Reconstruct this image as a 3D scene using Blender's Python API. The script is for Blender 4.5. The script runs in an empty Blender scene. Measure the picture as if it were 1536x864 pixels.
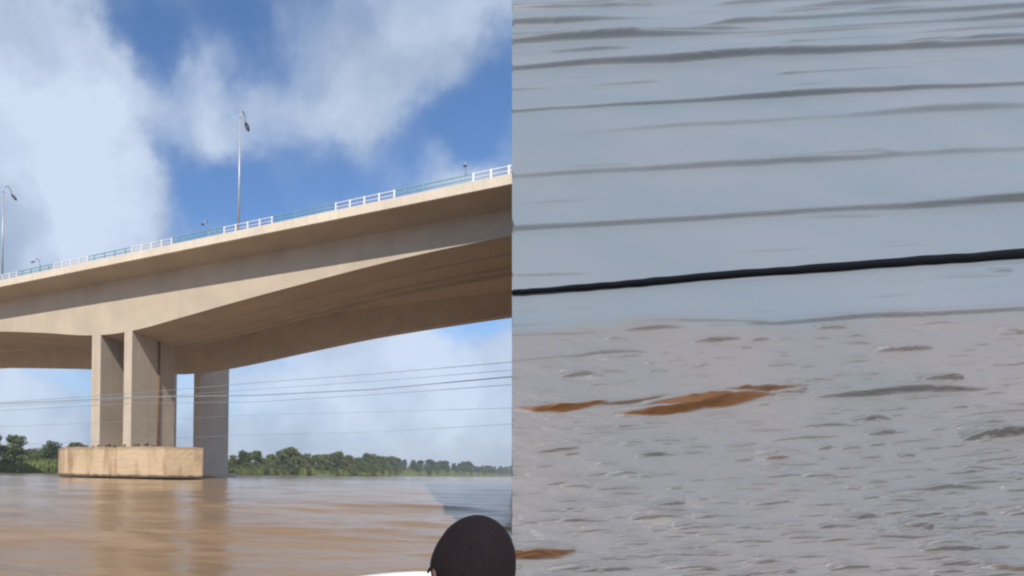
import bpy, bmesh, math, random
import numpy as np
from mathutils import Vector, Matrix
rng = np.random.default_rng(7); random.seed(7)
SC = bpy.context.scene
COL = SC.collection
R = math.radians

# ------------------------------------------------------------------ camera
F_PX, CX, CY, ROLL, EYE = 770.0, 384.0, 708.6, R(.8), 1.0
cam = bpy.data.cameras.new('camera'); camo = bpy.data.objects.new('camera', cam); COL.objects.link(camo)
cam.sensor_width = 36.0; cam.lens = 36.0 * F_PX / 1536.0
cam.shift_x = (768 - CX) / 1536.0; cam.shift_y = (CY - 432) / 1536.0
cam.clip_start = .05; cam.clip_end = 20000
ca, sa = math.cos(ROLL), math.sin(ROLL)
camo.matrix_world = Matrix(((ca, -sa, 0, 0), (0, 0, -1, 0), (sa, ca, 0, EYE), (0, 0, 0, 1)))
SC.camera = camo

# ------------------------------------------------------------------ light
SUN_EL, SUN_AZ = R(40.0), R(-10.5)            # behind the viewer; azimuth measured from -Y toward +X
sun_dir = Vector((math.sin(SUN_AZ) * math.cos(SUN_EL), -math.cos(SUN_AZ) * math.cos(SUN_EL), math.sin(SUN_EL)))
sl = bpy.data.lights.new('sun', 'SUN'); sl.energy = 3.6; sl.angle = R(.6); sl.color = (1.0, .93, .82)
so = bpy.data.objects.new('sun', sl); COL.objects.link(so); so.location = (0, -30, 60)
so.rotation_euler = sun_dir.to_track_quat('Z', 'Y').to_euler()
SC.view_settings.view_transform = 'Standard'; SC.view_settings.look = 'None'
SC.cycles.filter_width = 2.2
SC.view_settings.exposure = 0.35; SC.view_settings.gamma = 1

def ray(x, y):                               # direction of sight to a point of the 1536 x 864 picture
    u, v = x - CX, y - CY
    r = np.array([u * ca + v * sa, F_PX, u * sa - v * ca]); return r / np.linalg.norm(r)

# ------------------------------------------------------------------ sky
W = bpy.data.worlds.new('World'); SC.world = W; W.use_nodes = True
nt = W.node_tree; nt.nodes.clear(); N = nt.nodes.new; L = nt.links.new
def wmath(op, a, b=None, clamp=False):
    m = N('ShaderNodeMath'); m.operation = op; m.use_clamp = clamp
    for i, q in enumerate((a, b)):
        if q is None: continue
        if isinstance(q, (int, float)): m.inputs[i].default_value = q
        else: L(q, m.inputs[i])
    return m.outputs[0]
sky = N('ShaderNodeTexSky'); sky.sky_type = 'NISHITA'; sky.sun_disc = False
sky.sun_elevation = SUN_EL; sky.sun_rotation = math.pi - SUN_AZ
sky.air_density = 1.25; sky.dust_density = .1; sky.ozone_density = 3.5
tc = N('ShaderNodeTexCoord')
sep = N('ShaderNodeSeparateXYZ'); L(tc.outputs['Generated'], sep.inputs[0])
den = wmath('ADD', wmath('MAXIMUM', sep.outputs[2], 0.0), .22)
cmb = N('ShaderNodeCombineXYZ'); L(wmath('DIVIDE', sep.outputs[0], den), cmb.inputs[0]); L(wmath('DIVIDE', sep.outputs[1], den), cmb.inputs[1])
n1 = N('ShaderNodeTexNoise'); n1.inputs['Scale'].default_value = 1.9; n1.inputs['Detail'].default_value = 10; n1.inputs['Roughness'].default_value = .60
L(cmb.outputs[0], n1.inputs['Vector'])
nw = N('ShaderNodeTexNoise'); nw.inputs['Scale'].default_value = 6; nw.inputs['Detail'].default_value = 9; nw.inputs['Roughness'].default_value = .58
L(tc.outputs['Generated'], nw.inputs['Vector'])
vs = N('ShaderNodeVectorMath'); vs.operation = 'SUBTRACT'; L(nw.outputs['Color'], vs.inputs[0]); vs.inputs[1].default_value = (.5, .5, .5)
vm = N('ShaderNodeVectorMath'); vm.operation = 'SCALE'; L(vs.outputs[0], vm.inputs[0]); vm.inputs['Scale'].default_value = .22
va = N('ShaderNodeVectorMath'); va.operation = 'ADD'; L(tc.outputs['Generated'], va.inputs[0]); L(vm.outputs[0], va.inputs[1])
acc = wmath('MULTIPLY', wmath('SUBTRACT', n1.outputs[0], .5), 1.5)
acc = wmath('ADD', acc, .30)
# clouds (+) and blue gaps (-) over the river: (picture x, y, angular radius, amount)
for bx_, by_, br, am in ((60, 300, .34, .75), (180, 330, .16, .5), (20, 90, .30, .45), (240, 235, .12, .12), (420, 140, .26, .30), (560, 150, .24, .22), (165, 125, .15, .7), (500, 105, .22, .30), (330, 120, .14, .3), (620, 110, .14, .25), (740, 60, .16, .3), (110, 190, .2, .35), (300, 100, .2, .28),
                         (680, 250, .10, .75), (640, 40, .22, .08), (40, 630, .2, .4), (480, 610, .3, .35), (650, 600, .25, .3),
                         (330, 290, .13, -1.0), (250, 190, .10, -.8), (440, 270, .18, -.85), (560, 255, .14, -.6), (690, 185, .17, -1.0), (745, 130, .14, -.6),
                         (330, 38, .17, -1.0), (450, 36, .17, -.85), (200, 32, .13, -.85), (690, 506, .11, -1.1), (560, 560, .22, .4), (700, 590, .2, .45), (30, 625, .16, .5), (60, 565, .14, -.4)):
    d = N('ShaderNodeVectorMath'); d.operation = 'DISTANCE'; L(va.outputs[0], d.inputs[0]); d.inputs[1].default_value = tuple(ray(bx_, by_))
    mr = N('ShaderNodeMapRange'); mr.interpolation_type = 'SMOOTHERSTEP'
    for k, q in zip(('From Min', 'From Max', 'To Min', 'To Max'), (0, br, am, 0)): mr.inputs[k].default_value = q
    L(d.outputs['Value'], mr.inputs['Value']); acc = wmath('ADD', acc, mr.outputs[0])
low = N('ShaderNodeMapRange'); low.interpolation_type = 'SMOOTHSTEP'
for k, q in zip(('From Min', 'From Max', 'To Min', 'To Max'), (0, .16, .75, 0)): low.inputs[k].default_value = q
L(sep.outputs[2], low.inputs['Value']); cov_in = wmath('ADD', acc, low.outputs[0])
cov = N('ShaderNodeMapRange'); cov.interpolation_type = 'SMOOTHSTEP'
for k, q in zip(('From Min', 'From Max', 'To Min', 'To Max'), (-.55, .80, .0, .93)): cov.inputs[k].default_value = q
L(cov_in, cov.inputs['Value'])
n2 = N('ShaderNodeTexNoise'); n2.inputs['Scale'].default_value = 4.5; n2.inputs['Detail'].default_value = 6; L(va.outputs[0], n2.inputs['Vector'])
cr = N('ShaderNodeValToRGB'); cr.color_ramp.elements[0].position = .36; cr.color_ramp.elements[0].color = (.36, .46, .63, 1)
cr.color_ramp.elements[1].position = .68; cr.color_ramp.elements[1].color = (.70, .80, .97, 1)
n2b = wmath('ADD', n2.outputs[0], wmath('SUBTRACT', wmath('MULTIPLY', acc, .12), wmath('MULTIPLY', low.outputs[0], .14))); L(n2b, cr.inputs[0])
CLOUD = N('ShaderNodeVectorMath'); CLOUD.operation = 'SCALE'; L(cr.outputs[0], CLOUD.inputs[0]); CLOUD.inputs['Scale'].default_value = 7.6
tint = N('ShaderNodeVectorMath'); tint.operation = 'MULTIPLY'; L(sky.outputs[0], tint.inputs[0]); tint.inputs[1].default_value = (.80, 1.0, 1.24)
mx = N('ShaderNodeMix'); mx.data_type = 'RGBA'; L(cov.outputs[0], mx.inputs[0]); L(tint.outputs[0], mx.inputs[6]); L(CLOUD.outputs[0], mx.inputs[7])
bg = N('ShaderNodeBackground'); bg.inputs[1].default_value = .10; L(mx.outputs[2], bg.inputs[0])
wo = N('ShaderNodeOutputWorld'); L(bg.outputs[0], wo.inputs[0])

# ------------------------------------------------------------------ helpers
def tag(o, label=None, cat=None, group=None, kind=None):
    for k, v in (('label', label), ('category', cat), ('group', group), ('kind', kind)):
        if v: o[k] = v
    return o
def link(name, me, mat=None, parent=None):
    o = bpy.data.objects.new(name, me); COL.objects.link(o)
    if mat is not None and me is not None and len(me.materials) == 0: me.materials.append(mat)
    if parent is not None: o.parent = parent
    return o
def empty(name, loc=(0, 0, 0), rz=0):
    o = bpy.data.objects.new(name, None); COL.objects.link(o); o.location = loc; o.rotation_euler = (0, 0, rz); return o
def mesh(name, verts, faces, smooth=False):
    me = bpy.data.meshes.new(name); me.from_pydata([tuple(map(float, v)) for v in verts], [], faces); me.update()
    if smooth: me.polygons.foreach_set('use_smooth', [True] * len(me.polygons))
    return me
def grid_mesh(name, P, smooth=True):          # P: rows x cols x 3
    nr, nc = P.shape[:2]
    idx = np.arange(nr * nc).reshape(nr, nc)
    f = np.stack([idx[:-1, :-1], idx[:-1, 1:], idx[1:, 1:], idx[1:, :-1]], -1).reshape(-1, 4)
    me = bpy.data.meshes.new(name)
    me.vertices.add(nr * nc); me.vertices.foreach_set('co', P.reshape(-1).astype(np.float32))
    me.loops.add(f.size); me.loops.foreach_set('vertex_index', f.reshape(-1).astype(np.int32))
    me.polygons.add(len(f)); me.polygons.foreach_set('loop_start', np.arange(0, f.size, 4, dtype=np.int32))
    if smooth: me.polygons.foreach_set('use_smooth', np.ones(len(f), dtype=bool))
    me.update(calc_edges=True); return me
def quads_mesh(name, V, smooth=False):        # V: n x 4 x 3
    n = len(V); me = bpy.data.meshes.new(name)
    me.vertices.add(n * 4); me.vertices.foreach_set('co', V.reshape(-1).astype(np.float32))
    me.loops.add(n * 4); me.loops.foreach_set('vertex_index', np.arange(n * 4, dtype=np.int32))
    me.polygons.add(n); me.polygons.foreach_set('loop_start', np.arange(0, n * 4, 4, dtype=np.int32))
    me.update(calc_edges=True); return me
def tube(name, pts, radii, seg=8, cap=True):
    pts = [Vector(p) for p in pts]; V = []; Fc = []
    if isinstance(radii, (int, float)): radii = [radii] * len(pts)
    t0 = (pts[1] - pts[0]).normalized(); u = t0.orthogonal().normalized()
    for i, p in enumerate(pts):
        t = (pts[min(i + 1, len(pts) - 1)] - pts[max(i - 1, 0)]).normalized()
        u = (u - t * u.dot(t)).normalized(); w = t.cross(u)
        for k in range(seg):
            a = 2 * math.pi * k / seg; V.append(p + (u * math.cos(a) + w * math.sin(a)) * radii[i])
    for i in range(len(pts) - 1):
        for k in range(seg):
            a, b = i * seg + k, i * seg + (k + 1) % seg; Fc.append((a, b, b + seg, a + seg))
    if cap: Fc.append(tuple(range(seg - 1, -1, -1))); n = (len(pts) - 1) * seg; Fc.append(tuple(n + k for k in range(seg)))
    return mesh(name, V, Fc, True)
def box_bm(bm, c, sx, sy, sz):
    m = bmesh.ops.create_cube(bm, size=1.0)['verts']
    for v in m: v.co = Vector((v.co.x * sx + c[0], v.co.y * sy + c[1], v.co.z * sz + c[2]))
    return m
def bm_mesh(name, bm, smooth=False):
    me = bpy.data.meshes.new(name); bm.normal_update(); bm.to_mesh(me); bm.free()
    if smooth: me.polygons.foreach_set('use_smooth', [True] * len(me.polygons))
    return me

# ------------------------------------------------------------------ materials
class MT:
    def __init__(s, name):
        s.m = bpy.data.materials.new(name); s.m.use_nodes = True; s.t = s.m.node_tree
        s.b = s.t.nodes['Principled BSDF']; s.o = s.t.nodes['Material Output']
    def n(s, ty, **kw):
        q = s.t.nodes.new('ShaderNode' + ty)
        for k, v in kw.items():
            if hasattr(q, k): setattr(q, k, v)
            else: q.inputs[k.replace('_', ' ')].default_value = v
        return q
    def l(s, a, b): s.t.links.new(a, b)
    def coords(s, scale=(1, 1, 1), kind='Object'):
        c = s.n('TexCoord'); mp = s.n('Mapping'); mp.inputs['Scale'].default_value = scale; s.l(c.outputs[kind], mp.inputs[0]); return mp.outputs[0]
    def noise(s, vec, scale, detail=4, rough=.5):
        q = s.n('TexNoise'); q.inputs['Scale'].default_value = scale; q.inputs['Detail'].default_value = detail; q.inputs['Roughness'].default_value = rough
        s.l(vec, q.inputs['Vector']); return q.outputs[0]
    def ramp(s, fac, stops):
        q = s.n('ValToRGB'); e = q.color_ramp.elements
        while len(e) < len(stops): e.new(.5)
        for k, (p, c) in enumerate(stops): e[k].position = p; e[k].color = (*c, 1) if len(c) == 3 else c
        s.l(fac, q.inputs[0]); return q.outputs[0]
    def mix(s, f, a, b, mode='MIX'):
        q = s.n('Mix', data_type='RGBA', blend_type=mode)
        for i, v in ((0, f), (6, a), (7, b)):
            if isinstance(v, (int, float)): q.inputs[i].default_value = v
            elif isinstance(v, tuple): q.inputs[i].default_value = (*v, 1)
            else: s.l(v, q.inputs[i])
        return q.outputs[2]
    def math(s, op, a, b=0.0, clamp=False):
        q = s.n('Math', operation=op, use_clamp=clamp)
        for i, v in enumerate((a, b)):
            if isinstance(v, (int, float)): q.inputs[i].default_value = v
            else: s.l(v, q.inputs[i])
        return q.outputs[0]
    def bump(s, h, strength=.3, dist=.02):
        q = s.n('Bump'); q.inputs['Strength'].default_value = strength; q.inputs['Distance'].default_value = dist
        s.l(h, q.inputs['Height']); s.l(q.outputs[0], s.b.inputs['Normal']); return q
    def base(s, c):
        if isinstance(c, tuple): s.b.inputs['Base Color'].default_value = (*c, 1)
        else: s.l(c, s.b.inputs['Base Color'])
    def set(s, **kw):
        for k, v in kw.items(): s.b.inputs[k.replace('_', ' ')].default_value = v
        return s

def concrete(name, c, stain=(.20, .13, .08), amount=.5, streak=True, sx=1.6, banded=False):
    m = MT(name); v = m.coords()
    big = m.noise(v, .25, 5, .6); fine = m.noise(v, 6, 6, .6)
    col = m.ramp(big, [(.3, tuple(q * .86 for q in c)), (.7, tuple(min(1, q * 1.08) for q in c))])
    col = m.mix(.25, col, m.ramp(fine, [(.3, (.35, .33, .3)), (.7, (.62, .6, .55))]), 'OVERLAY')
    if streak:
        sv = m.coords((sx, sx, .07 if sx > 1 else .12)); st = m.noise(sv, 1.0, 4, .6)
        f = m.ramp(st, [(.50, (0, 0, 0)), (.66, (1, 1, 1))])
        col = m.mix(m.math('MULTIPLY', f, amount), col, stain)
    if banded:  # wavy-edged darker brown along the foot, brown again near the top
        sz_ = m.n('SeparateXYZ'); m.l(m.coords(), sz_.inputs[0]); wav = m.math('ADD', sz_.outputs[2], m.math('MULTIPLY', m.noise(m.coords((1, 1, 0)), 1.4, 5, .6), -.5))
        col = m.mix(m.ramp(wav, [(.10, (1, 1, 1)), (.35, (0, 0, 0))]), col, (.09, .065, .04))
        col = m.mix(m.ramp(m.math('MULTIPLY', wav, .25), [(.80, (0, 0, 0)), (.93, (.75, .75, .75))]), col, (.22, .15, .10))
    m.base(col); m.set(Roughness=.88); m.bump(fine, .25, .02); return m.m
M = {}
M['concrete'] = concrete('bridge concrete', (.49, .42, .335), amount=.07)
M['pier'] = concrete('pier concrete', (.50, .43, .35), stain=(.30, .19, .10), amount=.22)
M['cap'] = concrete('stained cap concrete', (.54, .41, .27), stain=(.24, .13, .065), amount=.75, sx=.55, banded=True)
M['edge'] = concrete('pale edge beam concrete', (.66, .58, .48), amount=.12)
M['far_concrete'] = concrete('weathered concrete', (.60, .52, .44), amount=.06)
def paint(name, c, rough=.45, metal=0.0):
    m = MT(name); n = m.noise(m.coords(), 3, 4); m.base(m.ramp(n, [(.3, tuple(q * .8 for q in c)), (.7, c)])); m.set(Roughness=rough, Metallic=metal); return m.m
M['white'] = paint('white rail paint', (.80, .78, .76)); M['teal'] = paint('teal rail paint', (.16, .36, .37))
M['steel'] = paint('galvanised steel', (.46, .48, .50), .4, .3); M['lamp'] = paint('dark lamp housing', (.05, .06, .07), .5)
M['asphalt'] = paint('asphalt', (.06, .06, .06), .9); M['cable'] = paint('grey cable', (.26, .29, .33), .6)
M['black'] = paint('black rubber cable', (.004, .005, .008), .75); M['hull'] = paint('white boat paint', (.78, .78, .76), .35)
M['hull_in'] = paint('grey boat floor', (.35, .36, .36), .6); M['wood'] = paint('worn plank', (.26, .18, .11), .8)
M['skin'] = paint('skin', (.22, .12, .08), .55); M['shirt'] = paint('dark shirt', (.05, .05, .07), .9); M['trousers'] = paint('dark trousers', (.04, .04, .05), .9)
M['lens'] = paint('lamp glass', (.5, .52, .5), .2)
m = MT('dark cap cloth'); nz = m.noise(m.coords(), 260, 3); m.base(m.ramp(nz, [(.3, (.010, .0065, .008)), (.7, (.019, .013, .015))])); m.set(Roughness=.95, Specular_IOR_Level=.15); m.bump(nz, .3, .001); M['cap_cloth'] = m.m

# ------------------------------------------------------------------ river water
def water_material():
    m = MT('muddy river water')
    v = m.coords((.30, 1.0, 1.0)); n1 = m.noise(v, 1.6, 4, .55); n2 = m.noise(m.coords((.5, 1.5, 1)), 7.5, 5, .6)
    big = m.noise(m.coords((.05, .12, 1)), 1.0, 3, .5)
    m.base(m.ramp(big, [(.35, (.245, .152, .082)), (.65, (.315, .198, .110))]))
    m.set(Roughness=.12, IOR=1.42)
    h = m.math('ADD', m.math('MULTIPLY', n1, 1.0), m.math("MULTIPLY", n2, .38)); m.bump(h, .55, .06)
    return m.m
M['water'] = water_material()
def wave_sum(X, Y, spacing, comps):
    Z = np.zeros_like(X)
    for lam, amp, ang, ph in comps:
        k = 2 * math.pi / lam
        Z += amp * np.clip(1.2 - spacing / (lam * .33), 0, 1) * np.sin(k * (X * math.cos(ang) + Y * math.sin(ang)) + ph)
    return Z
comps = [(lam, .0042 * lam ** .85, math.pi / 2 + rng.normal(0, .32), rng.uniform(0, 6.28)) for lam in np.geomspace(.35, 9, 34)]
tx = np.linspace(-1, 1, 441); xs = 6 * np.sinh(tx * 7.0) / math.sinh(1) * .35
ty = np.linspace(-1, 1, 721); ys = 7 + 3.2 * np.sinh(ty * 7.4)
Xg, Yg = np.meshgrid(xs, ys)
sp = np.maximum(np.gradient(ys)[:, None] * np.ones_like(Xg), .35 * np.gradient(xs)[None, :] * np.ones_like(Xg))
Zg = wave_sum(Xg, Yg, sp, comps)
tag(link('water', grid_mesh('water', np.stack([Xg, Yg, Zg], -1)), M['water']), kind='structure')

# ------------------------------------------------------------------ twin bridges
AX = np.array([.90630, -.42262]); BX = np.array([.42262, .90630]); B0 = np.array([-1.4, 55.0])
BR_ROT = math.atan2(AX[1], AX[0])            # local x runs along the bridge, local y across it, away from the viewer
PIER_S = -21.1
ZS = [(-150, 17.9), (-112, 19.6), (-95, 21.4), (-78, 22.2), (-60, 21.7), (-42.2, 20.36), (-33, 19.2), (-24.5, 17.85), (-17.8, 17.8), (-7.8, 19.1), (-.4, 20.02), (3.4, 20.42),
      (10.9, 21.25), (17.7, 21.85), (25.6, 22.2), (32, 22.3), (42, 22.1), (60, 21.0), (75, 19.2), (84, 17.9), (95, 17.9)]
ZSs, ZSz = np.array([q[0] for q in ZS]), np.array([q[1] for q in ZS])
ZF = np.array([(-150, 19.0), (-100, 22), (-72, 21.9), (-46, 19.7), (-34, 18.0), (-28, 17.4), (-22, 17.25), (-16.2, 17.7), (-11.3, 18.2), (-2, 19.35), (7.8, 20.45), (17, 21.05), (26.2, 21.5), (36, 21.7), (55, 20.8), (80, 17.9), (95, 17.9)])
PROFILE = {0: (ZSs, ZSz), 1: (ZF[:, 0], ZF[:, 1])}; which = 0
def zb(s):
    w = np.array([-3, -1.5, 0, 1.5, 3.]); return float(np.mean(np.interp(s + w, *PROFILE[which]))) + 1.0
STN = np.concatenate([np.arange(-140, -45, 5.), np.arange(-45, 40, 1.5), np.arange(40, 95, 5.)])
def sweep(name, prof, smooth=False):          # prof(s) -> closed list of (t, z)
    V = []; Fc = []; n = None
    for s in STN:
        p = prof(s); n = len(p); V += [(s, t, z) for t, z in p]
    for i in range(len(STN) - 1):
        for k in range(n):
            a, b = i * n + k, i * n + (k + 1) % n; Fc.append((a, a + n, b + n, b))
    Fc.append(tuple(range(n))); e = (len(STN) - 1) * n; Fc.append(tuple(e + k for k in range(n - 1, -1, -1)))
    return mesh(name, V, Fc, smooth)
def post_mesh(w, h):
    bm = bmesh.new(); box_bm(bm, (0, 0, h / 2), w, w, h); box_bm(bm, (0, 0, .02), w * 1.8, w * 1.6, .04); return bm_mesh('post', bm)
POSTW, POSTT = post_mesh(.15, .88), post_mesh(.09, .80)
def strip(name, pts, w, h):                   # rectangular bar through points in a plane of constant t
    V = []; Fc = []
    for x, y, z in pts:
        V += [(x, y - w / 2, z - h / 2), (x, y + w / 2, z - h / 2), (x, y + w / 2, z + h / 2), (x, y - w / 2, z + h / 2)]
    for i in range(len(pts) - 1):
        for k in range(4): a, b = i * 4 + k, i * 4 + (k + 1) % 4; Fc.append((a, a + 4, b + 4, b))
    Fc += [(0, 1, 2, 3), tuple(4 * len(pts) - 4 + k for k in (3, 2, 1, 0))]
    return mesh(name, V, Fc)
def make_bridge(name, label, t0, dz, wide, box_w, blades, blade_t, conc, railing, cap_poly, cap_top):
    o = empty(name, (B0[0] + BX[0] * t0, B0[1] + BX[1] * t0, 0), BR_ROT); tag(o, label, 'bridge', 'twin river bridges')
    zf, zr = 26.2 + dz, 25.7 + dz             # fascia bottom, root of the cantilever
    t1, t2 = 3.5, 3.5 + box_w
    link('deck_slab', sweep('deck_slab', lambda s: [(0, zf), (t1 + .003, zr), (t2 - .003, zr), (wide, zf), (wide, zf + .85), (wide - .4, zf + .85), (wide - .42, zf + .6), (.42, zf + .6), (.4, zf + .85), (0, zf + .85)]), conc, o)
    link('road_surface', sweep('road_surface', lambda s: [(.5, zf + .604), (.5, zf + .65), (wide - .5, zf + .65), (wide - .5, zf + .604)][::-1]), M['asphalt'], o)
    g = link('box_girder', sweep('box_girder', lambda s: [(t1, zr - .002), (t1, zb(s) + dz), (t2, zb(s) + dz), (t2, zr - .002)][::-1]), conc, o)
    if railing:
        for t, w_, h_ in ((t1 + .44 * box_w, .22, .16), (t1 + .80 * box_w, .25, .30), (t1 + .985 * box_w, .3, .36)):
            link('soffit_ridge', strip('soffit_ridge', [(s, t, zb(s) + dz - h_ / 2 + .03) for s in STN], w_, h_), conc, g)
        link('edge_beam', sweep('edge_beam', lambda s: [(-.05, zf - .04), (-.05, zf + .87), (.43, zf + .87), (.43, zf + .66), (.36, zf + .66), (.36, zf - .04)][::-1]), M['edge'], o)
    for a, b in blades:
        for_top = min(zb(a), zb(b)) + dz + .25 if railing else zr + .1
        bm = bmesh.new(); box_bm(bm, ((a + b) / 2, (blade_t[0] + blade_t[1]) / 2, (for_top + cap_top - .5) / 2), b - a, blade_t[1] - blade_t[0], for_top - cap_top + .5)
        link('pier_wall', bm_mesh('pier_wall', bm), M['pier'] if t0 == 0 else conc, o)
    # pile cap
    n = len(cap_poly); V = [(s, t, .16) for s, t in cap_poly] + [(s, t, cap_top) for s, t in cap_poly]
    Fc = [tuple(range(n - 1, -1, -1)), tuple(range(n, 2 * n))] + [(k, (k + 1) % n, n + (k + 1) % n, n + k) for k in range(n)]
    me = mesh('pile_cap', V, Fc); bm = bmesh.new(); bm.from_mesh(me); bmesh.ops.bevel(bm, geom=bm.edges[:], offset=.07, segments=1, affect='EDGES')
    bmesh.ops.subdivide_edges(bm, edges=[e for e in bm.edges if e.calc_length() > 1.5], cuts=14, use_grid_fill=True); g_ = random.Random(4)
    for v in bm.verts: v.co += Vector((g_.gauss(0, .010), g_.gauss(0, .010), g_.gauss(0, .05) if v.co.z > 3.8 else g_.gauss(0, .012)))
    bm.to_mesh(me); bm.free()
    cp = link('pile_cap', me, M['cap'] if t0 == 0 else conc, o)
    ss = [q[0] for q in cap_poly]; ts = [q[1] for q in cap_poly]
    pl = tube('pile', [(0, 0, -6), (0, 0, .3)], .75, 14); pl.materials.append(conc)
    for fs_ in (.3, .5, .7):
        for ft in (.3, .7):
            p = link('pile', pl, None, cp); p.location = (min(ss) + fs_ * (max(ss) - min(ss)), min(ts) + ft * (max(ts) - min(ts)), 0)
    if railing:
        r = empty('railing', (0, 0, 0)); r.parent = o
        sec = 7.6; k = 0; s = -60.0
        while s < 56:
            white = k % 2 == 1; ln = 5.9 if white else 6.7; mt = M['white'] if white else M['teal']
            for zz, hh in ((.82, .065), (.42, .05)):
                q = link('rail', strip('rail', [(s + .02, .22, zf + .85 + zz), (s + ln - .02, .22, zf + .85 + zz)], .09, hh), mt, r)
            cnt = 5 if white else 4
            for j in range(cnt):
                q = bpy.data.objects.new('post', POSTW if white else POSTT); COL.objects.link(q); q.parent = r
                q.location = (s + .1 + (ln - .2) * (j / (cnt - 1) if white else (j + .5) / cnt), .22, zf + .852)
            s += ln; k += 1
        POSTW.materials.clear() if False else None
    return o
POSTW.materials.append(M['white']); POSTT.materials.append(M['teal'])
cap_near = [(-27.2, 1.6), (-11.4, 1.6), (-8.4, 5.8), (-11.9, 10.0), (-15.2, 15.0), (-27.2, 15.0), (-31.5, 11.5), (-31.2, 4.4)]
near = make_bridge('bridge', 'sunlit beige concrete box girder bridge with white and teal railing, nearest the viewer', 0, 0, 23.46, 10.0,
                   ((-24.5, -23.0), (-19.1, -17.84)), (3.503, 13.2), M['concrete'], True, cap_near, 3.95)
which = 1
pipe = link('drain_pipe', tube('drain_pipe', [(-17.70, 9.2, 3.9), (-17.70, 9.2, 18.8)], .13, 10), paint('rusty pipe', (.20, .115, .06), .8), near)
for k in range(26):
    t_ = random.uniform(1.9, 5.0); bm = bmesh.new(); w_ = random.uniform(.15, .5); hh = random.uniform(.12, .5)
    vv = box_bm(bm, (0, 0, hh / 2), w_, w_ * random.uniform(.5, 1), hh)
    for v in vv: v.co += Vector((random.uniform(-.06, .06), random.uniform(-.06, .06), random.uniform(-.03, .03)))
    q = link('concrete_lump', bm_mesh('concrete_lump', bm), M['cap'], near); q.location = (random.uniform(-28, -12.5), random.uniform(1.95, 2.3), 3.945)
cap_far = [(-37, 2.6), (-20.5, 2.6), (-19.5, 4), (-19.5, 13), (-20.5, 15.2), (-37, 15.2), (-38, 13), (-38, 4)]
far = make_bridge('bridge', 'shaded brown concrete bridge running behind and below the sunlit one', 23.5, 0, 9.0, 1.5,
                  ((-35.1, -33.9), (-23.2, -22.0)), (3.503, 14.2), M['far_concrete'], False, cap_far, .75)

def make_lamp(label, s, t, side, group):
    z0 = 27.05
    o = empty('street_lamp', (B0[0] + AX[0] * s + BX[0] * t, B0[1] + AX[1] * s + BX[1] * t, z0), BR_ROT); tag(o, label, 'street lamp', group)
    H = 13.6; pts = [(0, 0, 0), (0, 0, H * .45), (0, 0, H - 1.3)]
    for k in range(1, 9):
        a = k / 8 * R(165); pts.append((0, side * .62 * (1 - math.cos(a)) * 1.15, H - 1.3 + 1.25 * math.sin(a)))
    link('pole', tube('pole', pts[:3], [.14, .115, .085], 10), M['steel'], o)
    link('arm', tube('arm', pts[2:], [.085] + [.065] * 8, 8), M['steel'], o)
    e = Vector(pts[-1])
    bm = bmesh.new(); bmesh.ops.create_uvsphere(bm, u_segments=12, v_segments=8, radius=1)
    for v in bm.verts:
        v.co = Vector((v.co.x * .24, v.co.y * .52, v.co.z * .17 if v.co.z > 0 else v.co.z * .10))
    bmesh.ops.rotate(bm, verts=bm.verts, cent=(0, 0, 0), matrix=Matrix.Rotation(-side * R(28), 3, 'X'))
    bmesh.ops.translate(bm, verts=bm.verts, vec=e + Vector((0, side * .34, -.12)))
    hd = link('lamp_head', bm_mesh('lamp_head', bm, True), M['lamp'], o)
    bm = bmesh.new(); bmesh.ops.create_uvsphere(bm, u_segments=10, v_segments=6, radius=1)
    for v in bm.verts: v.co = Vector((v.co.x * .15, v.co.y * .3, v.co.z * .06))
    bmesh.ops.rotate(bm, verts=bm.verts, cent=(0, 0, 0), matrix=Matrix.Rotation(-side * R(28), 3, 'X'))
    bmesh.ops.translate(bm, verts=bm.verts, vec=e + Vector((0, side * .32, -.20)))
    link('lens', bm_mesh('lens', bm, True), M['lens'], hd)
    bm = bmesh.new(); box_bm(bm, (0, 0, .02), .5, .5, .04); link('base_plate', bm_mesh('base_plate', bm), M['steel'], o)
make_lamp('tall street lamp rising from the middle of the bridge railing against the clouds', -1.1, .30, 1, 'street lamps along the bridge')
make_lamp('tall street lamp at the far left end of the railing, beside the picture edge', -37.9, .30, 1, 'street lamps along the bridge')
make_lamp('street lamp head peeking over the railing beside the white cloud at right', 20.6, 21.3, -1, 'street lamps along the bridge')
make_lamp('street lamp head just showing over the railing left of the tall middle lamp', -17.3, 21.3, -1, 'street lamps along the bridge')
make_lamp('tiny street lamp head over the railing near the left lamp', -54.0, 21.3, -1, 'street lamps along the bridge')

# ------------------------------------------------------------------ banks and trees
def at(x, Y): return (x - CX) / F_PX * Y     # world x of a picture column at ground distance Y
SH = [(-900, 120), (-420, 138), (-75, 150), (-40, 160), (-8, 190), (59, 262), (112, 400), (230, 560), (399, 800), (640, 1050), (1200, 1300), (2400, 1500)]
shx = np.array([q[0] for q in SH], float); shy = np.array([q[1] for q in SH], float)
bxs = np.concatenate([np.linspace(-900, -120, 30), np.linspace(-110, 130, 100), np.linspace(140, 700, 60), np.linspace(720, 2400, 20)])
wob = np.interp(bxs, np.arange(-900, 2401, 7.), rng.normal(0, 1.2, len(np.arange(-900, 2401, 7.))))
offs = np.array([-6, -2.5, 0, 1.5, 4, 8, 16, 40, 120, 500, 3000.]); hts = np.array([-1.2, -.4, .0, .55, 1.1, 1.5, 2.0, 2.4, 3.0, 4, 6])
P = np.zeros((len(offs), len(bxs), 3))
for i in range(len(offs)):
    P[i, :, 0] = bxs; P[i, :, 1] = np.interp(bxs, shx, shy) + wob * (i < 7) + offs[i]; P[i, :, 2] = hts[i] + (rng.normal(0, .12, len(bxs)) if i > 2 else 0)
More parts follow.
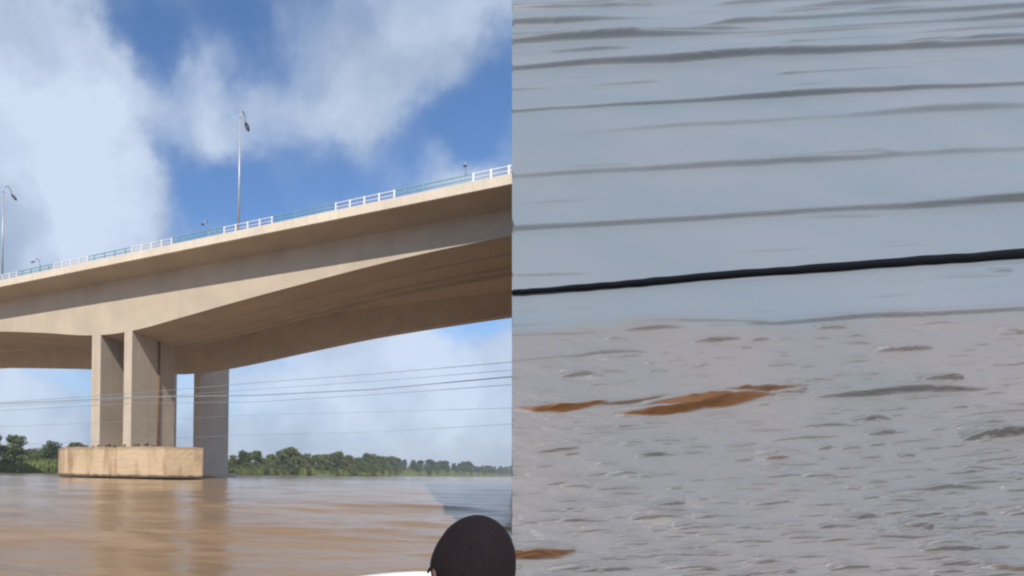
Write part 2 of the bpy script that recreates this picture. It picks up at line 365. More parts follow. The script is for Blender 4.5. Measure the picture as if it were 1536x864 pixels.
m = MT('grassy river bank'); nz = m.noise(m.coords(), .35, 5, .6); m.base(m.ramp(nz, [(.3, (.10, .10, .035)), (.55, (.11, .15, .04)), (.75, (.16, .13, .08))])); m.set(Roughness=.95); m.bump(nz, .5, .3); M['bank'] = m.m
tag(link('river_bank', grid_mesh('river_bank', P), M['bank']), kind='structure')

def leaf_mat(name, c):
    m = MT(name); v = m.coords(); n = m.noise(v, .9, 3, .5)
    m.base(m.ramp(n, [(.3, tuple(q * .65 for q in c)), (.7, tuple(q * 1.25 for q in c))])); m.set(Roughness=.7)
    m.set(Specular_IOR_Level=.25); return m.m
LEAF = [leaf_mat('dark green leaves', (.062, .092, .036)), leaf_mat('olive leaves', (.125, .145, .055)), leaf_mat('mid green leaves', (.088, .122, .045))]
m = MT('bark'); nz = m.noise(m.coords((3, 3, .6)), 3, 4); m.base(m.ramp(nz, [(.3, (.06, .045, .03)), (.7, (.14, .11, .08))])); m.set(Roughness=.9); M['bark'] = m.m
def tree_proto(seed, H, rx, trunk_h, nclump, flat):
    g = np.random.default_rng(seed); pts = []; rr = []
    for k in range(nclump):                    # clumps spread unevenly through an irregular crown
        a = g.uniform(0, 6.283); q = g.uniform(0, 1) ** .6; h = g.uniform(0, 1)
        r = rx * q * (1 - .55 * abs(h - .38) * 1.5) * g.uniform(.7, 1.15)
        pts.append((r * math.cos(a), r * math.sin(a), trunk_h + (H - trunk_h) * (h ** flat))); rr.append(g.uniform(.13, .26) * rx * 1.2)
    pts = np.array(pts); rr = np.array(rr)
    per = 40; c = np.repeat(pts, per, 0); rad = np.repeat(rr, per)
    d = g.normal(size=c.shape); d /= np.linalg.norm(d, axis=1)[:, None]; c = c + d * (rad * g.uniform(.55, 1.1, len(c)))[:, None] * np.array([1, 1, .7])
    nrm = d + g.normal(0, .55, c.shape) + np.array([0, 0, .35]); nrm /= np.linalg.norm(nrm, axis=1)[:, None]
    t1 = np.cross(nrm, g.normal(size=c.shape)); t1 /= np.linalg.norm(t1, axis=1)[:, None]; t2 = np.cross(nrm, t1)
    sz = g.uniform(.20, .42, len(c))[:, None] * (H / 9) ** .5
    V = np.stack([c - t1 * sz, c - t2 * sz * .6, c + t1 * sz, c + t2 * sz * .6], 1)
    crown = quads_mesh('crown', V)
    tv = [(0, 0, -.5), (.1 * g.normal(), .1 * g.normal(), trunk_h * .6), (.25 * g.normal(), .25 * g.normal(), trunk_h + (H - trunk_h) * .45), (.3 * g.normal(), .3 * g.normal(), H * .82)]
    bm = bmesh.new(); bm.from_mesh(tube('t', tv, [H * .025, H * .02, H * .013, H * .005], 7))
    for k in range(6):
        b = Vector(tv[1]).lerp(Vector(tv[2]), g.uniform(0, 1)); e = Vector(pts[g.integers(len(pts))])
        bm.from_mesh(tube('t', [b, b.lerp(e, .5) + Vector((0, 0, -.2)), e], [H * .010, H * .007, H * .003], 5))
    return crown, bm_mesh('trunk', bm, True)
PROTO = [tree_proto(11, 9, 4.0, 1.2, 80, .9), tree_proto(12, 11, 4.4, 1.8, 90, .85), tree_proto(13, 6, 4.2, .2, 80, 1.1), tree_proto(14, 10, 3.2, 1.0, 70, .9), tree_proto(15, 7.5, 5.0, .5, 95, 1.0)]
TM = {}
def tree(x, off, k, lf, sc, label, group):
    y = float(np.interp(x, shx, shy)) + off
    o = empty('tree', (x, y, float(np.interp(off, offs, hts)) - .1), random.uniform(0, 6.28)); tag(o, label, 'tree', group)
    o.scale = (sc * random.uniform(.85, 1.2), sc * random.uniform(.85, 1.2), sc)
    if (k, lf) not in TM:
        c = PROTO[k][0].copy(); c.materials.clear(); c.materials.append(LEAF[lf]); TM[(k, lf)] = c
    if not PROTO[k][1].materials: PROTO[k][1].materials.append(M['bark'])
    link('crown', TM[(k, lf)], None, o); link('trunk', PROTO[k][1], None, o); return o
for spec in ((-80, 5, 1, 0, .98, 'tall dark tree at the left edge of the left bank'), (-74.5, 8, 0, 2, 1.08, 'rounded tree second from the left edge on the left bank'),
             (-68, 20, 4, 0, 1.12, 'low dark tree standing behind the grass on the left bank'), (-62, 22, 0, 1, .90, 'broad olive tree above the bright grass left of the pier cap')):
    tree(*spec, 'trees on the left bank')
for x, sc_ in ((-85, 1.0), (-79, .8), (-73, .85), (-66, .75), (-58, .7)): tree(x, 30, 4, 1, sc_, 'olive tree in the back row of the left bank', 'back row of the left bank')
for x in np.arange(-57, -6, 3.6): tree(float(x) + random.uniform(-1.2, 1.2), random.uniform(6, 26), random.randrange(5), random.choice((0, 1, 2)), random.uniform(.62, .85), 'tree partly hidden behind the pier walls and pier cap', 'trees behind the pier')
for i, (x, k, lf, sc, lb) in enumerate(((-5, 0, 0, .86, 'dark tree rising just right of the shaded pier'), (0.5, 3, 2, .80, 'tree next to the dark one right of the shaded pier'))):
    tree(x, 9, k, lf, sc, lb, 'trees on the right bank')
ORD = 'third fourth fifth sixth seventh eighth ninth tenth eleventh twelfth thirteenth fourteenth fifteenth sixteenth seventeenth eighteenth nineteenth twentieth'.split()
x = 4.0
for i in range(18):
    lf = random.choice((0, 1, 1, 2)); sc = random.uniform(.70, 1.0)
    tree(x, random.uniform(5, 9), random.randrange(5), lf, sc, f'{("dark", "olive", "mid green")[lf]} tree, {ORD[i]} to the right of the shaded pier on the bank', 'trees in the near right bank row'); x += random.uniform(2.7, 3.7)
for xx in np.arange(-9, 62, 2.9): tree(float(xx), random.uniform(12, 24), random.choice((0, 1, 3, 4)), random.choice((0, 2, 1)), random.uniform(.62, .82), 'tree in the back row filling gaps along the right bank', 'back row of the right bank')
while x < 118:
    tree(x, random.uniform(5, 22), random.randrange(5), random.choice((0, 0, 1)), random.uniform(.9, 1.2), 'distant tree where the right bank bends away', 'trees at the bend of the right bank'); x += random.uniform(2.0, 3.4)
while x < 450:
    tree(x, random.uniform(5, 30), random.randrange(5), 0, random.uniform(.95, 1.45), 'tiny far tree in the thin dark line at the river horizon', 'trees along the far right bank'); x += random.uniform(3.8, 6.0)
x = -84.0
while x < 118:
    if -72 < x < -58: x += 14
    big = x > 62
    q = tree(x, random.uniform(1.5, 5) + (4 if big else 0), random.choice((2, 4)), random.choice((1, 2, 1)), random.uniform(.42, .66) * (1.5 if big else 1),
             'low olive bush at the water edge ' + ('on the left bank' if x < -50 else 'behind the pier' if x < -6 else 'of the right bank'), 'bushes along the water edge'); q.name = 'bush'; q['category'] = 'bush'
    x += random.uniform(2.6, 4.4)
# tall grass and low scrub on the banks: one mass
g = np.random.default_rng(5); n = 26000
gx = np.concatenate([g.uniform(-100, 62, int(n * .8)), g.uniform(62, 420, n - int(n * .8))]); go = g.uniform(0, 1, n) ** 1.3 * 16 + .6
gy = np.interp(gx, shx, shy) + go; gz = np.interp(go, offs, hts)
h = g.uniform(.6, 1.9, n) * np.where(gx > 62, 1.7, 1.0) * (1 + .5 * (np.sin(gx * .35) > .5)); w = g.uniform(.10, .3, n) * np.where(gx > 62, 2.4, 1.0); ang = g.uniform(0, 3.14, n); lean = g.normal(0, .3, n)
c = np.stack([gx, gy, gz], -1); t = np.stack([np.cos(ang), np.sin(ang), 0 * ang], -1) * w[:, None]; up = np.stack([lean, g.normal(0, .3, n), h], -1)
m = MT('bank grass'); nz = m.noise(m.coords(), .12, 3); m.base(m.ramp(nz, [(.35, (.10, .13, .035)), (.65, (.17, .20, .055))])); m.set(Roughness=.8); M['grass'] = m.m
tag(link('bank_grass', quads_mesh('bank_grass', np.stack([c - t, c + t, c + t * .5 + up, c - t * .4 + up], 1)), M['grass']), 'long green grass and low scrub along the river bank', 'grass', kind='stuff')

# ------------------------------------------------------------------ thin cables over the river
def span(label, pts, dist, r):
    q = []
    for x, y in pts: rr = ray(x, y); q.append(Vector(rr * (dist / rr[1])) + Vector((0, 0, EYE)))
    d0 = (q[0] - q[1]).normalized(); d1 = (q[-1] - q[-2]).normalized()
    q = [q[0] + d0 * 30] + q + [q[-1] + d1 * 25]
    fine = []
    for i in range(len(q) - 1):
        for k in range(6): fine.append(q[i].lerp(q[i + 1], k / 6))
    fine.append(q[-1])
    tag(link('cable', tube('cable', fine, r, 6), M['cable']), label, 'cable', 'cables across the river')
span('thin grey cable crossing in front of the pier walls, darkest of the cables', [(0, 606), (200, 596), (384, 593), (560, 584), (768, 565)], 36, .030)
span('faint thin cable just below the darkest cable in front of the pier', [(0, 616), (200, 605), (384, 603), (560, 592), (768, 577)], 38, .016)
span('highest faint cable under the shaded bridge on the right', [(0, 604), (200, 590), (384, 574), (560, 561), (768, 543)], 40, .018)

span('very faint cable low over the far trees on the right', [(0, 668), (200, 660), (384, 652), (560, 648), (768, 636)], 44, .010)
span('very faint cable midway between the darkest cable and the far trees', [(0, 640), (200, 632), (384, 622), (560, 618), (768, 612)], 42, .010)
span('faint cable directly below the highest cable under the shaded bridge', [(0, 610), (200, 598), (384, 584), (560, 572), (768, 555)], 39, .014)

# ------------------------------------------------------------------ steep face of rippled water on the right
V1, V2 = ray(768, -200), ray(1536, -240)
nrm = np.cross(V1, V2); nrm /= np.linalg.norm(nrm); nrm = nrm if nrm[2] > 0 else -nrm
r0 = ray(768, 884); dpl = -(nrm @ (r0 * (EYE / -r0[2])))
O3 = np.array([0, 0, EYE])
def hit(x, y): r = ray(x, y); return O3 + r * (-dpl / (nrm @ r))
E1 = V2 - V1; E1 /= np.linalg.norm(E1); E2 = np.cross(nrm, E1); E2 = E2 if E2[2] > 0 else -E2
ORG = hit(768, 864)
def pq(x, y): d = hit(x, y) - ORG; return float(d @ E1), float(d @ E2)
SLOPE = -.058
rows = np.concatenate([np.linspace(930, 500, 600)[:-1], np.linspace(500, 180, 440)[:-1], np.linspace(180, -20, 760)])
NC = 480
PG = np.zeros((len(rows), NC)); QG = np.zeros_like(PG)
for i, y in enumerate(rows):
    p0, q0 = pq(768.0, y); p1, q1 = pq(1640.0, y + SLOPE * 872); f = np.linspace(0, 1, NC); PG[i] = p0 + (p1 - p0) * f; QG[i] = q0 + (q1 - q0) * f
SCALE = np.zeros(len(rows))
for i, y in enumerate(rows): SCALE[i] = np.linalg.norm(hit(1150, y) - O3) / F_PX
QS = np.gradient(QG, axis=0); HG = np.zeros_like(PG); FACE_BROWN = np.zeros_like(PG)
def vnoise(x, seed):                           # smooth 1-D noise
    g = np.random.default_rng(seed); tb = g.uniform(-1, 1, 512); i = np.floor(x).astype(int); f = x - i; f = f * f * (3 - 2 * f)
    return tb[i % 512] * (1 - f) + tb[(i + 1) % 512] * f
def crest(pts, th, steep=1.5, back=4.0, face_brown=0.0, seed=0, taper=.12, vary=.45, wobble=1.0, bend=.0, rag=.0):
    """one ripple: a steep near face and a long gentle back; pts in picture units fix where it lies on the water"""
    Pq = np.array([pq(x, y) for x, y in pts]); r = np.mean([np.linalg.norm(hit(x, y) - O3) for x, y in pts]); A = th * r / F_PX
    p0, p1 = Pq[0, 0], Pq[-1, 0]; qmin, qmax = Pq[:, 1].min() - A * 3, Pq[:, 1].max() + A * (back + 3)
    rs = np.where((np.maximum(QG[:, 0], QG[:, -1]) > qmin - A * 4) & (np.minimum(QG[:, 0], QG[:, -1]) < qmax + A * 4))[0]
    if len(rs) == 0: return
    a, b = rs[0], rs[-1] + 1
    ln = p1 - p0
    cs = np.where(((PG[a:b] > p0 - .02 * ln - .05) & (PG[a:b] < p1 + .02 * ln + .05)).any(0))[0]
    if len(cs) < 2: return
    c0, c1 = cs[0], cs[-1] + 1; p = PG[a:b, c0:c1]; q = QG[a:b, c0:c1]
    qc = np.interp(p, Pq[:, 0], Pq[:, 1]) + wobble * A * (.6 * vnoise(p / (A * 22) + seed * 3.1, seed) + .30 * vnoise(p / (A * 8) + seed, seed + 1) + rag * vnoise(p / (A * 1.6) + seed, seed + 4))
    e = np.clip((p - p0) / (ln * taper + 1e-6), 0, 1) * np.clip((p1 - p) / (ln * taper + 1e-6), 0, 1)
    if ln / A < 40: u_ = np.clip((p - p0) / ln, 0, 1); u_ = np.where(u_ < .5, u_, .5) if pts[-1][0] >= 1536 else np.where(u_ > .5, u_, .5) if pts[0][0] <= 768 else u_; e = (4 * u_ * (1 - u_)) ** .7; qc = qc + A * bend * (1 - e)
    elif pts[0][0] <= 768 and pts[-1][0] < 1536: e = np.clip((p1 - p) / (ln * taper), 0, 1)
    elif pts[-1][0] >= 1536: e = np.clip((p - p0) / (ln * taper), 0, 1) if pts[0][0] > 768 else np.ones_like(p)
    amp = A * e * (1 + vary * vnoise(p / (A * 26) + 7.7 * seed, seed + 2)); dq = (q - qc) / (A + 1e-9); wf = np.maximum(1.0 / steep, (1.7 if r < 15 else 3.2) * QS[a:b, c0:c1] / A)
    fr = np.clip((dq + wf) / wf, 0, 1); fr = .5 * fr + .5 * fr * fr * (3 - 2 * fr); bk = np.clip(1 - dq / back, 0, 1); bk = bk * bk
    HG[a:b, c0:c1] += amp * np.where(dq < 0, fr, bk)
    if face_brown: FACE_BROWN[a:b, c0:c1] = np.maximum(FACE_BROWN[a:b, c0:c1], face_brown * np.clip(e * 3, 0, 1) * np.clip((dq + wf * 1.05 * e + .0) / .25, 0, 1) * np.clip((.15 - dq) / .25, 0, 1))
CR = [  # points, height, steepness
 ([(768, 38), (830, 37), (900, 31), (1035, 25)], 5, 1.6), ([(768, 53), (870, 49), (925, 46)], 3.5, 1.4), ([(768, 67), (850, 62), (975, 57), (1150, 49), (1300, 40), (1536, 28)], 6, 1.7),
 ([(1040, 40), (1150, 33), (1280, 25), (1430, 18), (1536, 11)], 5.5, 1.7), ([(1066, 9), (1130, 5), (1220, -2)], 4, 1.5), ([(768, 82), (860, 78), (950, 72)], 3.5, 1.2), ([(1160, 65), (1300, 56), (1440, 51)], 3.0, 1.3),
 ([(900, 6), (1100, -4), (1300, -16)], 5, 1.4), ([(768, 14), (900, 12), (1000, 9)], 3, .8), ([(1280, 8), (1400, 2), (1536, -6)], 4, 1.3), ([(1152, 20), (1290, 12), (1330, 9)], 3, 1.3),
 ([(768, 107), (870, 100), (1000, 95), (1150, 87), (1350, 75), (1536, 67)], 8, 1.9), ([(768, 136), (900, 128), (1000, 122)], 2.5, 1.1), ([(1152, 113), (1200, 110), (1300, 104), (1390, 100)], 3, 1.3),
 ([(768, 170), (830, 165), (890, 162), (1000, 156), (1150, 148), (1300, 139), (1430, 132), (1536, 127)], 4.5, 1.4), ([(800, 202), (900, 198), (1000, 192), (1150, 184), (1250, 178), (1400, 168), (1536, 162)], 4.5, 1.0),
 ([(768, 265), (900, 257), (1000, 253), (1070, 249), (1150, 246), (1300, 237), (1430, 230), (1536, 226)], 6.5, 1.3), ([(808, 256), (950, 252)], 3, 1.0), ([(1010, 247), (1150, 241), (1350, 234)], 4, .9), ([(772, 306), (830, 303), (888, 299)], 3, 1.6),
 ([(768, 346), (870, 340), (1000, 333), (1150, 326), (1300, 315), (1536, 302)], 9, 1.1), ([(780, 354), (838, 354), (893, 351)], 3.5, 1.1), ([(1190, 326), (1325, 324)], 3, 1.2),
 ([(768, 415), (840, 413), (890, 411)], 3, 1.6), ([(1030, 411), (1090, 409), (1160, 406)], 3, 1.5), ([(768, 470), (810, 468)], 2.6, 1.6), ([(836, 465), (886, 464)], 3.6, 1.6), ([(1125, 470), (1165, 469)], 3, 1.5),
 ([(1390, 417), (1440, 415), (1515, 412)], 2.6, 1.6), ([(1480, 407), (1520, 406)], 2.6, 1.5),
 ([(768, 490), (870, 486), (1000, 482), (1152, 485), (1300, 475), (1440, 469), (1536, 466)], 6, .6),
 ([(768, 505), (870, 500), (908, 498)], 4, 1.6), ([(930, 496), (975, 494), (1028, 491)], 4, 1.6), ([(1050, 490), (1150, 487)], 3.4, 1.5), ([(1220, 492), (1270, 491)], 3.5, 1.5), ([(1350, 488), (1440, 484)], 3, 1.5),
 ([(768, 541), (870, 533), (920, 529), (972, 529)], 4, 1.5), ([(862, 508), (898, 509)], 3, 1.4), ([(1035, 513), (1070, 511), (1110, 508)], 4, 1.6), ([(1310, 527), (1360, 525), (1398, 521)], 4, 1.5), ([(1250, 513), (1312, 515)], 3, 1.3),
 ([(838, 565), (870, 563), (892, 563)], 4, 1.4), ([(1490, 495), (1536, 503)], 3, 1.4), ([(1105, 523), (1128, 522)], 3, 1.4), ([(1370, 579), (1437, 577)], 4.5, 1.6),
 ([(1216, 598), (1280, 595), (1385, 590), (1485, 586)], 8, 1.6), ([(1236, 590), (1278, 586)], 5, 1.4), ([(1150, 585), (1190, 583), (1225, 581)], 4, 1.5), ([(1150, 592), (1206, 588)], 4, 1.5),
 ([(1294, 651), (1338, 648)], 6, 1.6), ([(1438, 657), (1480, 653), (1536, 649)], 7, 1.7), ([(1380, 647), (1425, 642)], 5, 1.5), ([(800, 680), (830, 678), (868, 676)], 6, 1.6), ([(800, 701), (830, 699)], 5, 1.5),
 ([(860, 799), (920, 796)], 6, 1.7), ([(975, 797), (1004, 795)], 6, 1.6), ([(998, 856), (1040, 857), (1078, 860)], 6, 1.6), ([(1036, 780), (1074, 778)], 5, 1.6), ([(978, 757), (1028, 753)], 5, 1.5), ([(845, 765), (866, 764)], 6, 1.6), ([(778, 785), (806, 784)], 5, 1.6), ([(868, 844), (912, 842)], 6, 1.5),
 ([(1348, 795), (1370, 792), (1392, 797)], 5, 1.5), ([(1366, 769), (1400, 765)], 5, 1.5), ([(1380, 833), (1470, 830)], 6, 1.4), ([(1440, 709), (1475, 705)], 5, 1.4), ([(1265, 732), (1290, 735)], 6, 1.6)]
for i, (p, th, stp) in enumerate(CR):
    lowr = p[0][1] > 492; th = min(th, (p[-1][0] - p[0][0]) / 11)
    crest(p, th * (1.15 if lowr else .85), stp * (3.4 if lowr else 2.4), back=5 if th < 5 else 6, seed=i + 3, vary=.85)
# broad wave faces, brown painted on where they would lose the sky reflection
crest([(770, 612), (800, 612), (850, 609), (912, 603)], 9, 1.0, 3, 1.0, 101, .15, .5, .6, 0, .30); crest([(880, 608), (940, 606), (975, 601), (1010, 594)], 4.5, 2, 4, .6, 102)
crest([(918, 625), (960, 623), (1000, 619), (1060, 612), (1090, 604)], 8, 1.0, 3, 1.0, 110, .3, .4, .6, 0, .3); crest([(960, 612), (1000, 608), (1060, 603), (1110, 598), (1160, 594)], 12, .8, 2.5, 1.0, 103, .25, .3, .4, 0, .25)
crest([(1060, 596), (1120, 592), (1170, 588), (1210, 585)], 6, 1.2, 3, .8, 111, .3, .4, .6, 0, .3); crest([(768, 834), (800, 833), (830, 832), (862, 829)], 10, 1.0, 3, .9, 104, .2, .3, .5, 0, .3)
crest([(1468, 850), (1500, 853), (1536, 857)], 7, 1.8, 3, .35, 105, .2); crest([(1140, 690), (1184, 688)], 4.5, 1.2, 3, .6, 106, .3); crest([(846, 682), (870, 681)], 3, 1.2, 3, .5, 108, .3)
g = np.random.default_rng(21)
for k in range(1500):                           # short chop on the lower, rougher water
    y = 496 + (935 - 496) * g.uniform(0, 1) ** .8; x = g.uniform(740, 1620); far_ = (y - 480) / 390
    ln = g.uniform(16, 70) * (.7 + .5 * far_) * (1 if g.uniform() < .85 else 2); dy = -ln * g.uniform(-.02, .10)
    th = min((.6 + 2.4 * g.uniform(0, 1) ** 2.2) * (.7 + .6 * far_), ln / 11)
    crest([(x - ln / 2, y), (x, y + dy / 2 + g.normal(0, .8)), (x + ln / 2, y + dy)], th, g.uniform(1.8, 4), g.uniform(4, 9), 0, 200 + k, .5, .6, .5, g.uniform(-1.0, .5))
for k in range(60):                             # faint long swell higher up
    y = g.uniform(-40, 480); x = g.uniform(700, 1500); ln = g.uniform(60, 260); crest([(x, y), (x + ln / 2, y - ln * .03), (x + ln, y - ln * .062)], g.uniform(.5, 1.2), g.uniform(.3, .7), 8, 0, 1300 + k, .4)
for k in range(18):                             # crowded ripples near the top
    y = g.uniform(-30, 100); x = g.uniform(700, 1450); ln = g.uniform(120, 420); crest([(x, y), (x + ln / 2, y - ln * .032), (x + ln, y - ln * .06)], g.uniform(1.6, 3.2), g.uniform(1.6, 3), 5, 0, 1500 + k, .4, .5)
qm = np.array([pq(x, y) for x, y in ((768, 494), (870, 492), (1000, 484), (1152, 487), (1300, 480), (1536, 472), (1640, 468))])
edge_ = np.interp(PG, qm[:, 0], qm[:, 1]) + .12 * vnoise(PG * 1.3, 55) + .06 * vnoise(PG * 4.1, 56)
CHOP_ZONE = np.clip((edge_ - QG) / .35 + .5, 0, 1)
fine = [(lam, .0075 * lam, math.pi / 2 + g.normal(.06, .30), g.uniform(0, 6.28)) for lam in np.geomspace(.10, .75, 26)]
QS = np.gradient(QG, axis=0)
HG += CHOP_ZONE * wave_sum(PG, QG + .05 * vnoise(PG * 2.1, 77), QS, fine) * (.55 + .45 * vnoise(PG * .9, 78) * vnoise(QG * 1.4, 79) * 2)
P = ORG + PG[..., None] * E1 + QG[..., None] * E2 + HG[..., None] * nrm
# close the body: side, back and base walls lie straight below the rim
down = np.array([sa, 0, -ca])                  # keeps the left side wall plumb with the picture's seam
def wall(line):
    L_ = [line]; foot = line + down * ((line[:, 2] + 1.2) / ca)[:, None]
    return np.stack([line, foot], 0)
parts = [P, wall(P[:, 0][:])[:, ::-1], wall(P[:, -1]), wall(P[-1])]
me = grid_mesh('rippled_water', P)
bm = bmesh.new()
for q in parts[1:]: bm.from_mesh(grid_mesh('w', q, False))
side_me = bm_mesh('water_side', bm)
at_ = me.attributes.new('face_brown', 'FLOAT', 'POINT'); at_.data.foreach_set('value', FACE_BROWN.reshape(-1).astype(np.float32))
at_ = me.attributes.new('murk', 'FLOAT', 'POINT'); at_.data.foreach_set('value', CHOP_ZONE.reshape(-1).astype(np.float32))
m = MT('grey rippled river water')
av = m.n('Attribute', attribute_name='face_brown')
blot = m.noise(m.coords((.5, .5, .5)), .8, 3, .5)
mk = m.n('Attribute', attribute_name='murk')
clear = m.ramp(blot, [(.35, (.160, .196, .230)), (.65, (.186, .208, .238))]); neutral_tone = m.ramp(blot, [(.35, (.176, .180, .188)), (.65, (.204, .190, .194))])  # bluish sky reflection painted into the upper water colour, neutral tone below
m.base(m.mix(av.outputs['Fac'], m.mix(mk.outputs['Fac'], clear, neutral_tone), (.135, .060, .020)))  # mask paints steep faces brown in place of missing sky reflection
m.set(Roughness=.40, IOR=1.42, Specular_IOR_Level=.5)
nb = m.noise(m.coords((1.6, 6.0, 6.0)), 2.6, 5, .6); nb2 = m.noise(m.coords((3.0, 11.0, 11.0)), 3.0, 4, .6)
m.bump(m.math('MULTIPLY', m.math('ADD', nb, nb2), m.math('ADD', m.math('MULTIPLY', mk.outputs['Fac'], .9), .1)), .30, .05)
M['rippled'] = m.m
M['black'].node_tree.nodes['Principled BSDF'].inputs['Specular IOR Level'].default_value = .12
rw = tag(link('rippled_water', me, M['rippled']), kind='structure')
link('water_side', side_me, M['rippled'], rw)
# black cable lying across it
cp = [(768, 443), (800, 441), (850, 437), (900, 433), (960, 428), (1000, 424), (1080, 417), (1152, 412), (1220, 407), (1300, 401), (1380, 395), (1450, 391), (1536, 384), (1620, 378)]
pts = []; rad = []
for i, (x, y) in enumerate(cp):
    a = Vector(hit(x, y) + nrm * .05); b = Vector(hit(*cp[i + 1]) + nrm * .05) if i < len(cp) - 1 else None
    for k in range(8 if b else 1):
        q = a.lerp(b, k / 8) if b else a; j = i * 8 + k
        pts.append(q + Vector(E2) * .006 * math.sin(j * .9 + 1.3 * math.sin(j * .23))); rad.append(.0050 * (pts[-1] - Vector(O3)).length * (1 + .05 * math.sin(j * .41)) * min(1, .8 + j * .006))
tag(link('rope', tube('rope', pts, rad, 10), M['black']), 'thick black rope stretched across the grey rippled water', 'rope')

# ------------------------------------------------------------------ boat and passenger
BH = R(20.9); bdir = Vector((math.sin(BH), math.cos(BH), 0)); blat = Vector((math.cos(BH), -math.sin(BH), 0))
BOW, RAILZ, HALF, LEN = 1.70, .680, .56, 4.2
def hw(d, f=1.0): return HALF * f * min(1, max(0, 1 - (1 - min(d, 1.7) / 1.7) ** 2.6)) ** .62
boat = empty('boat', tuple(bdir * (BOW - LEN / 2)), 0); tag(boat, 'white boat rim at the bottom edge beside the dark capped head', 'boat')
bo = boat.location.copy()
ds = np.concatenate([np.linspace(0.0, .6, 16), np.linspace(.7, LEN, 18)])
V = []; sec = 9
for d in ds:
    for k in range(sec):
        a = (k / (sec - 1) - .5) * 2; w_ = hw(d) * math.copysign(abs(a) ** .55, a) if abs(a) > 1e-6 else 0; z = RAILZ * abs(a) ** 2.2 * 1.0 + (1 - abs(a) ** 2.2) * (-.12 + .35 * max(0, 1 - d / .7))
        V.append(bdir * (BOW - d - (0 if abs(a) > .9 else .10 * (1 - abs(a)))) + blat * w_ + Vector((0, 0, z)) - bo)
Fc = [(i * sec + k, i * sec + k + 1, (i + 1) * sec + k + 1, (i + 1) * sec + k) for i in range(len(ds) - 1) for k in range(sec - 1)]
Fc.append(tuple((len(ds) - 1) * sec + k for k in range(sec)))
hm = mesh('hull', V, Fc, True); ho = link('hull', hm, M['hull'], boat); sm_ = ho.modifiers.new('solid', 'SOLIDIFY'); sm_.thickness = .02; sm_.offset = -1
rail = [bdir * (BOW - d) - blat * hw(d) + Vector((0, 0, RAILZ)) - bo for d in ds[::-1]] + [bdir * (BOW - d) + blat * hw(d) + Vector((0, 0, RAILZ)) - bo for d in ds[1:]]
link('rim', tube('rim', rail, .022, 10), M['hull'], boat)
for d in (1.05, 3.2):
    c = bdir * (BOW - d) - bo; hwid = hw(d) - .03
    Vv = [c + bdir * sx * .13 + blat * sy * hwid * .84 + Vector((0, 0, z)) for z in (.18, .215) for sx, sy in ((-1, -1), (1, -1), (1, 1), (-1, 1))]
    link('bench', mesh('bench', Vv, [(3, 2, 1, 0), (4, 5, 6, 7), (0, 1, 5, 4), (1, 2, 6, 5), (2, 3, 7, 6), (3, 0, 4, 7)]), M['wood'], boat)
# passenger: seen from behind, only the capped head reaches into the picture
HX, HY, HTOP = .434, 1.0, .916
pr = empty('person', (HX, HY, .215)); tag(pr, 'person in a dark cap seated in the boat, seen from behind at the bottom edge', 'person')
fw = Vector((.05, .998, 0)).normalized(); rt = Vector((fw.y, -fw.x, 0))
def P3(f, r, z): return fw * f + rt * r + Vector((0, 0, z))
joints = {'pelvis': (P3(0, 0, .09), .13), 'belly': (P3(.02, 0, .24), .125), 'chest': (P3(.03, 0, .38), .13), 'neck0': (P3(.02, 0, .47), .06), 'neck': (P3(.03, 0, .53), .05)}
for sg, nm in ((-1, 'l'), (1, 'r')):
    joints['sh' + nm] = (P3(.03, sg * .15, .41), .058); joints['el' + nm] = (P3(.03, sg * .20, .16), .043); joints['wr' + nm] = (P3(.22, sg * .13, .10), .030); joints['ha' + nm] = (P3(.29, sg * .10, .09), .034)
    joints['hi' + nm] = (P3(.05, sg * .09, .075), .085); joints['kn' + nm] = (P3(.36, sg * .10, .10), .058); joints['an' + nm] = (P3(.42, sg * .09, -.17), .04); joints['to' + nm] = (P3(.54, sg * .10, -.19), .032)
ed = [('pelvis', 'belly'), ('belly', 'chest'), ('chest', 'neck0'), ('neck0', 'neck')]
for nm in 'lr': ed += [('chest', 'sh' + nm), ('sh' + nm, 'el' + nm), ('el' + nm, 'wr' + nm), ('wr' + nm, 'ha' + nm), ('pelvis', 'hi' + nm), ('hi' + nm, 'kn' + nm), ('kn' + nm, 'an' + nm), ('an' + nm, 'to' + nm)]
ks = list(joints); bme = bpy.data.meshes.new('body'); bme.from_pydata([tuple(joints[k][0]) for k in ks], [(ks.index(a), ks.index(b)) for a, b in ed], [])
body_o = link('body', bme, M['shirt'], pr); md = body_o.modifiers.new('skin', 'SKIN'); 
for i, k in enumerate(ks): bme.skin_vertices[0].data[i].radius = (joints[k][1],) * 2
bme.skin_vertices[0].data[0].use_root = True; md.use_smooth_shade = True; s2 = body_o.modifiers.new('sub', 'SUBSURF'); s2.levels = 2; s2.render_levels = 2
def head_shape(v):                              # v on the unit sphere; x right, y forward, z up
    x, y, z = v
    X, Y, Z = x * .076, y * .098, z * .118
    if z < -.1: X *= 1 + .32 * (z + .1); Y *= 1 + .1 * (z + .1)
    if y > .5 and z < .15: Y += .012 * (1 - abs(x)) * max(0, 1 - abs(z + .15) * 2.5)
    if y > .82 and abs(x) < .22: Y += .020 * max(0, 1 - abs(z + .12) * 4)
    return X, Y, Z
bm = bmesh.new(); bmesh.ops.create_uvsphere(bm, u_segments=40, v_segments=28, radius=1)
for v in bm.verts: v.co = Vector(head_shape(v.co))
hc = P3(.035, 0, HTOP - .215 - .107)
def place(bm, tilt=R(14)):
    for v in bm.verts:
        c = Matrix.Rotation(tilt, 3, 'Y') @ (v.co * .86); v.co = hc + rt * c.x + fw * c.y + Vector((0, 0, c.z))
place(bm); hd = link('head', bm_mesh('head', bm, True), M['skin'], pr)
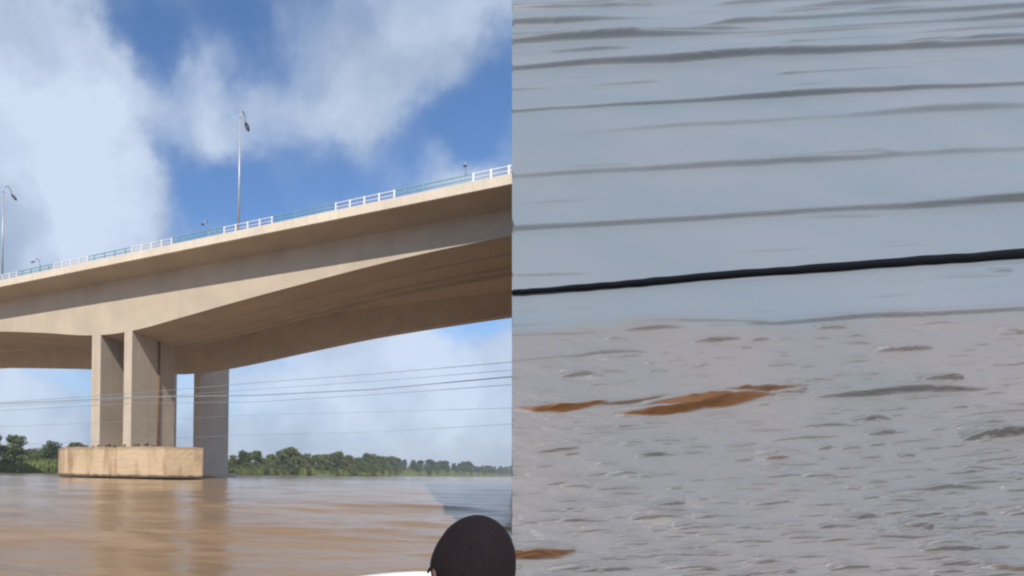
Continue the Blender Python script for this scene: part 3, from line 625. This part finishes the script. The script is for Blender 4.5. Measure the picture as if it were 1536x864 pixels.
for sg in (-1, 1):
    bm = bmesh.new(); bmesh.ops.create_uvsphere(bm, u_segments=14, v_segments=10, radius=1)
    for v in bm.verts: v.co = Vector((v.co.x * .010 + sg * .077, v.co.y * .019 - .008, v.co.z * .031 - .012))
    place(bm); link('ear', bm_mesh('ear', bm, True), M['skin'], hd)
bm = bmesh.new(); bmesh.ops.create_uvsphere(bm, u_segments=96, v_segments=40, radius=1)
bmesh.ops.delete(bm, geom=[v for v in bm.verts if v.co.z < -.28 + .18 * max(0, v.co.y)], context='VERTS')
for v in bm.verts:
    x, y, z = v.co; s_ = 1 + .030 * abs(math.sin(3 * math.atan2(y, x) + .4)) ** .5 + .006 * math.sin(9 * z + 5 * x)
    v.co = Vector((x * .080 * s_, y * .104 * s_, (z if z < 0 else z ** .92) * .128))
place(bm); hb = bmesh.new(); bmesh.ops.create_uvsphere(hb, u_segments=40, v_segments=28, radius=1)
bmesh.ops.delete(hb, geom=[v for v in hb.verts if v.co.y > .35 or v.co.z < -.72], context='VERTS')
for v in hb.verts: q_ = Vector(head_shape(v.co)); v.co = Vector((q_.x * 1.10 + (.006 if q_.x > 0 else -.006), q_.y * 1.05, q_.z * 1.02))
place(hb); link('hair', bm_mesh('hair', hb, True), M['cap_cloth'], hd)
cpo = link('cap', bm_mesh('cap', bm, True), M['cap_cloth'], pr); so_ = cpo.modifiers.new('solid', 'SOLIDIFY'); so_.thickness = .003; so_.offset = 1
V = []; Fc = []
for i in range(9):
    for j in range(13):
        a = (j / 12 - .5) * R(120); r_ = 1 + .62 * (i / 8) * math.cos(a * 1.15) ** .8
        V.append((math.sin(a) * .083 * (1 + .05 * i / 8), math.cos(a) * .105 * r_, .012 - .030 * (i / 8) - .03 * math.sin(a) ** 2))
for i in range(8):
    for j in range(12): a = i * 13 + j; Fc.append((a, a + 1, a + 14, a + 13))
bm = bmesh.new(); bm.from_mesh(mesh('brim', V, Fc)); place(bm); bo_ = link('brim', bm_mesh('brim', bm, True), M['cap_cloth'], cpo); q = bo_.modifiers.new('solid', 'SOLIDIFY'); q.thickness = .004

# ------------------------------------------------------------------ damp air over the river
hz = bpy.data.materials.new('river haze'); hz.use_nodes = True; t_ = hz.node_tree; t_.nodes.clear()
pv = t_.nodes.new('ShaderNodeVolumePrincipled'); pv.inputs['Color'].default_value = (.86, .92, 1, 1); pv.inputs['Density'].default_value = .00045; pv.inputs['Anisotropy'].default_value = .0
ou = t_.nodes.new('ShaderNodeOutputMaterial'); t_.links.new(pv.outputs[0], ou.inputs['Volume'])
bm = bmesh.new(); box_bm(bm, (0, 0, 27), 9800, 9800, 70)
tag(link('haze', bm_mesh('haze', bm), hz), 'thin pale haze over the river', 'haze', kind='stuff')
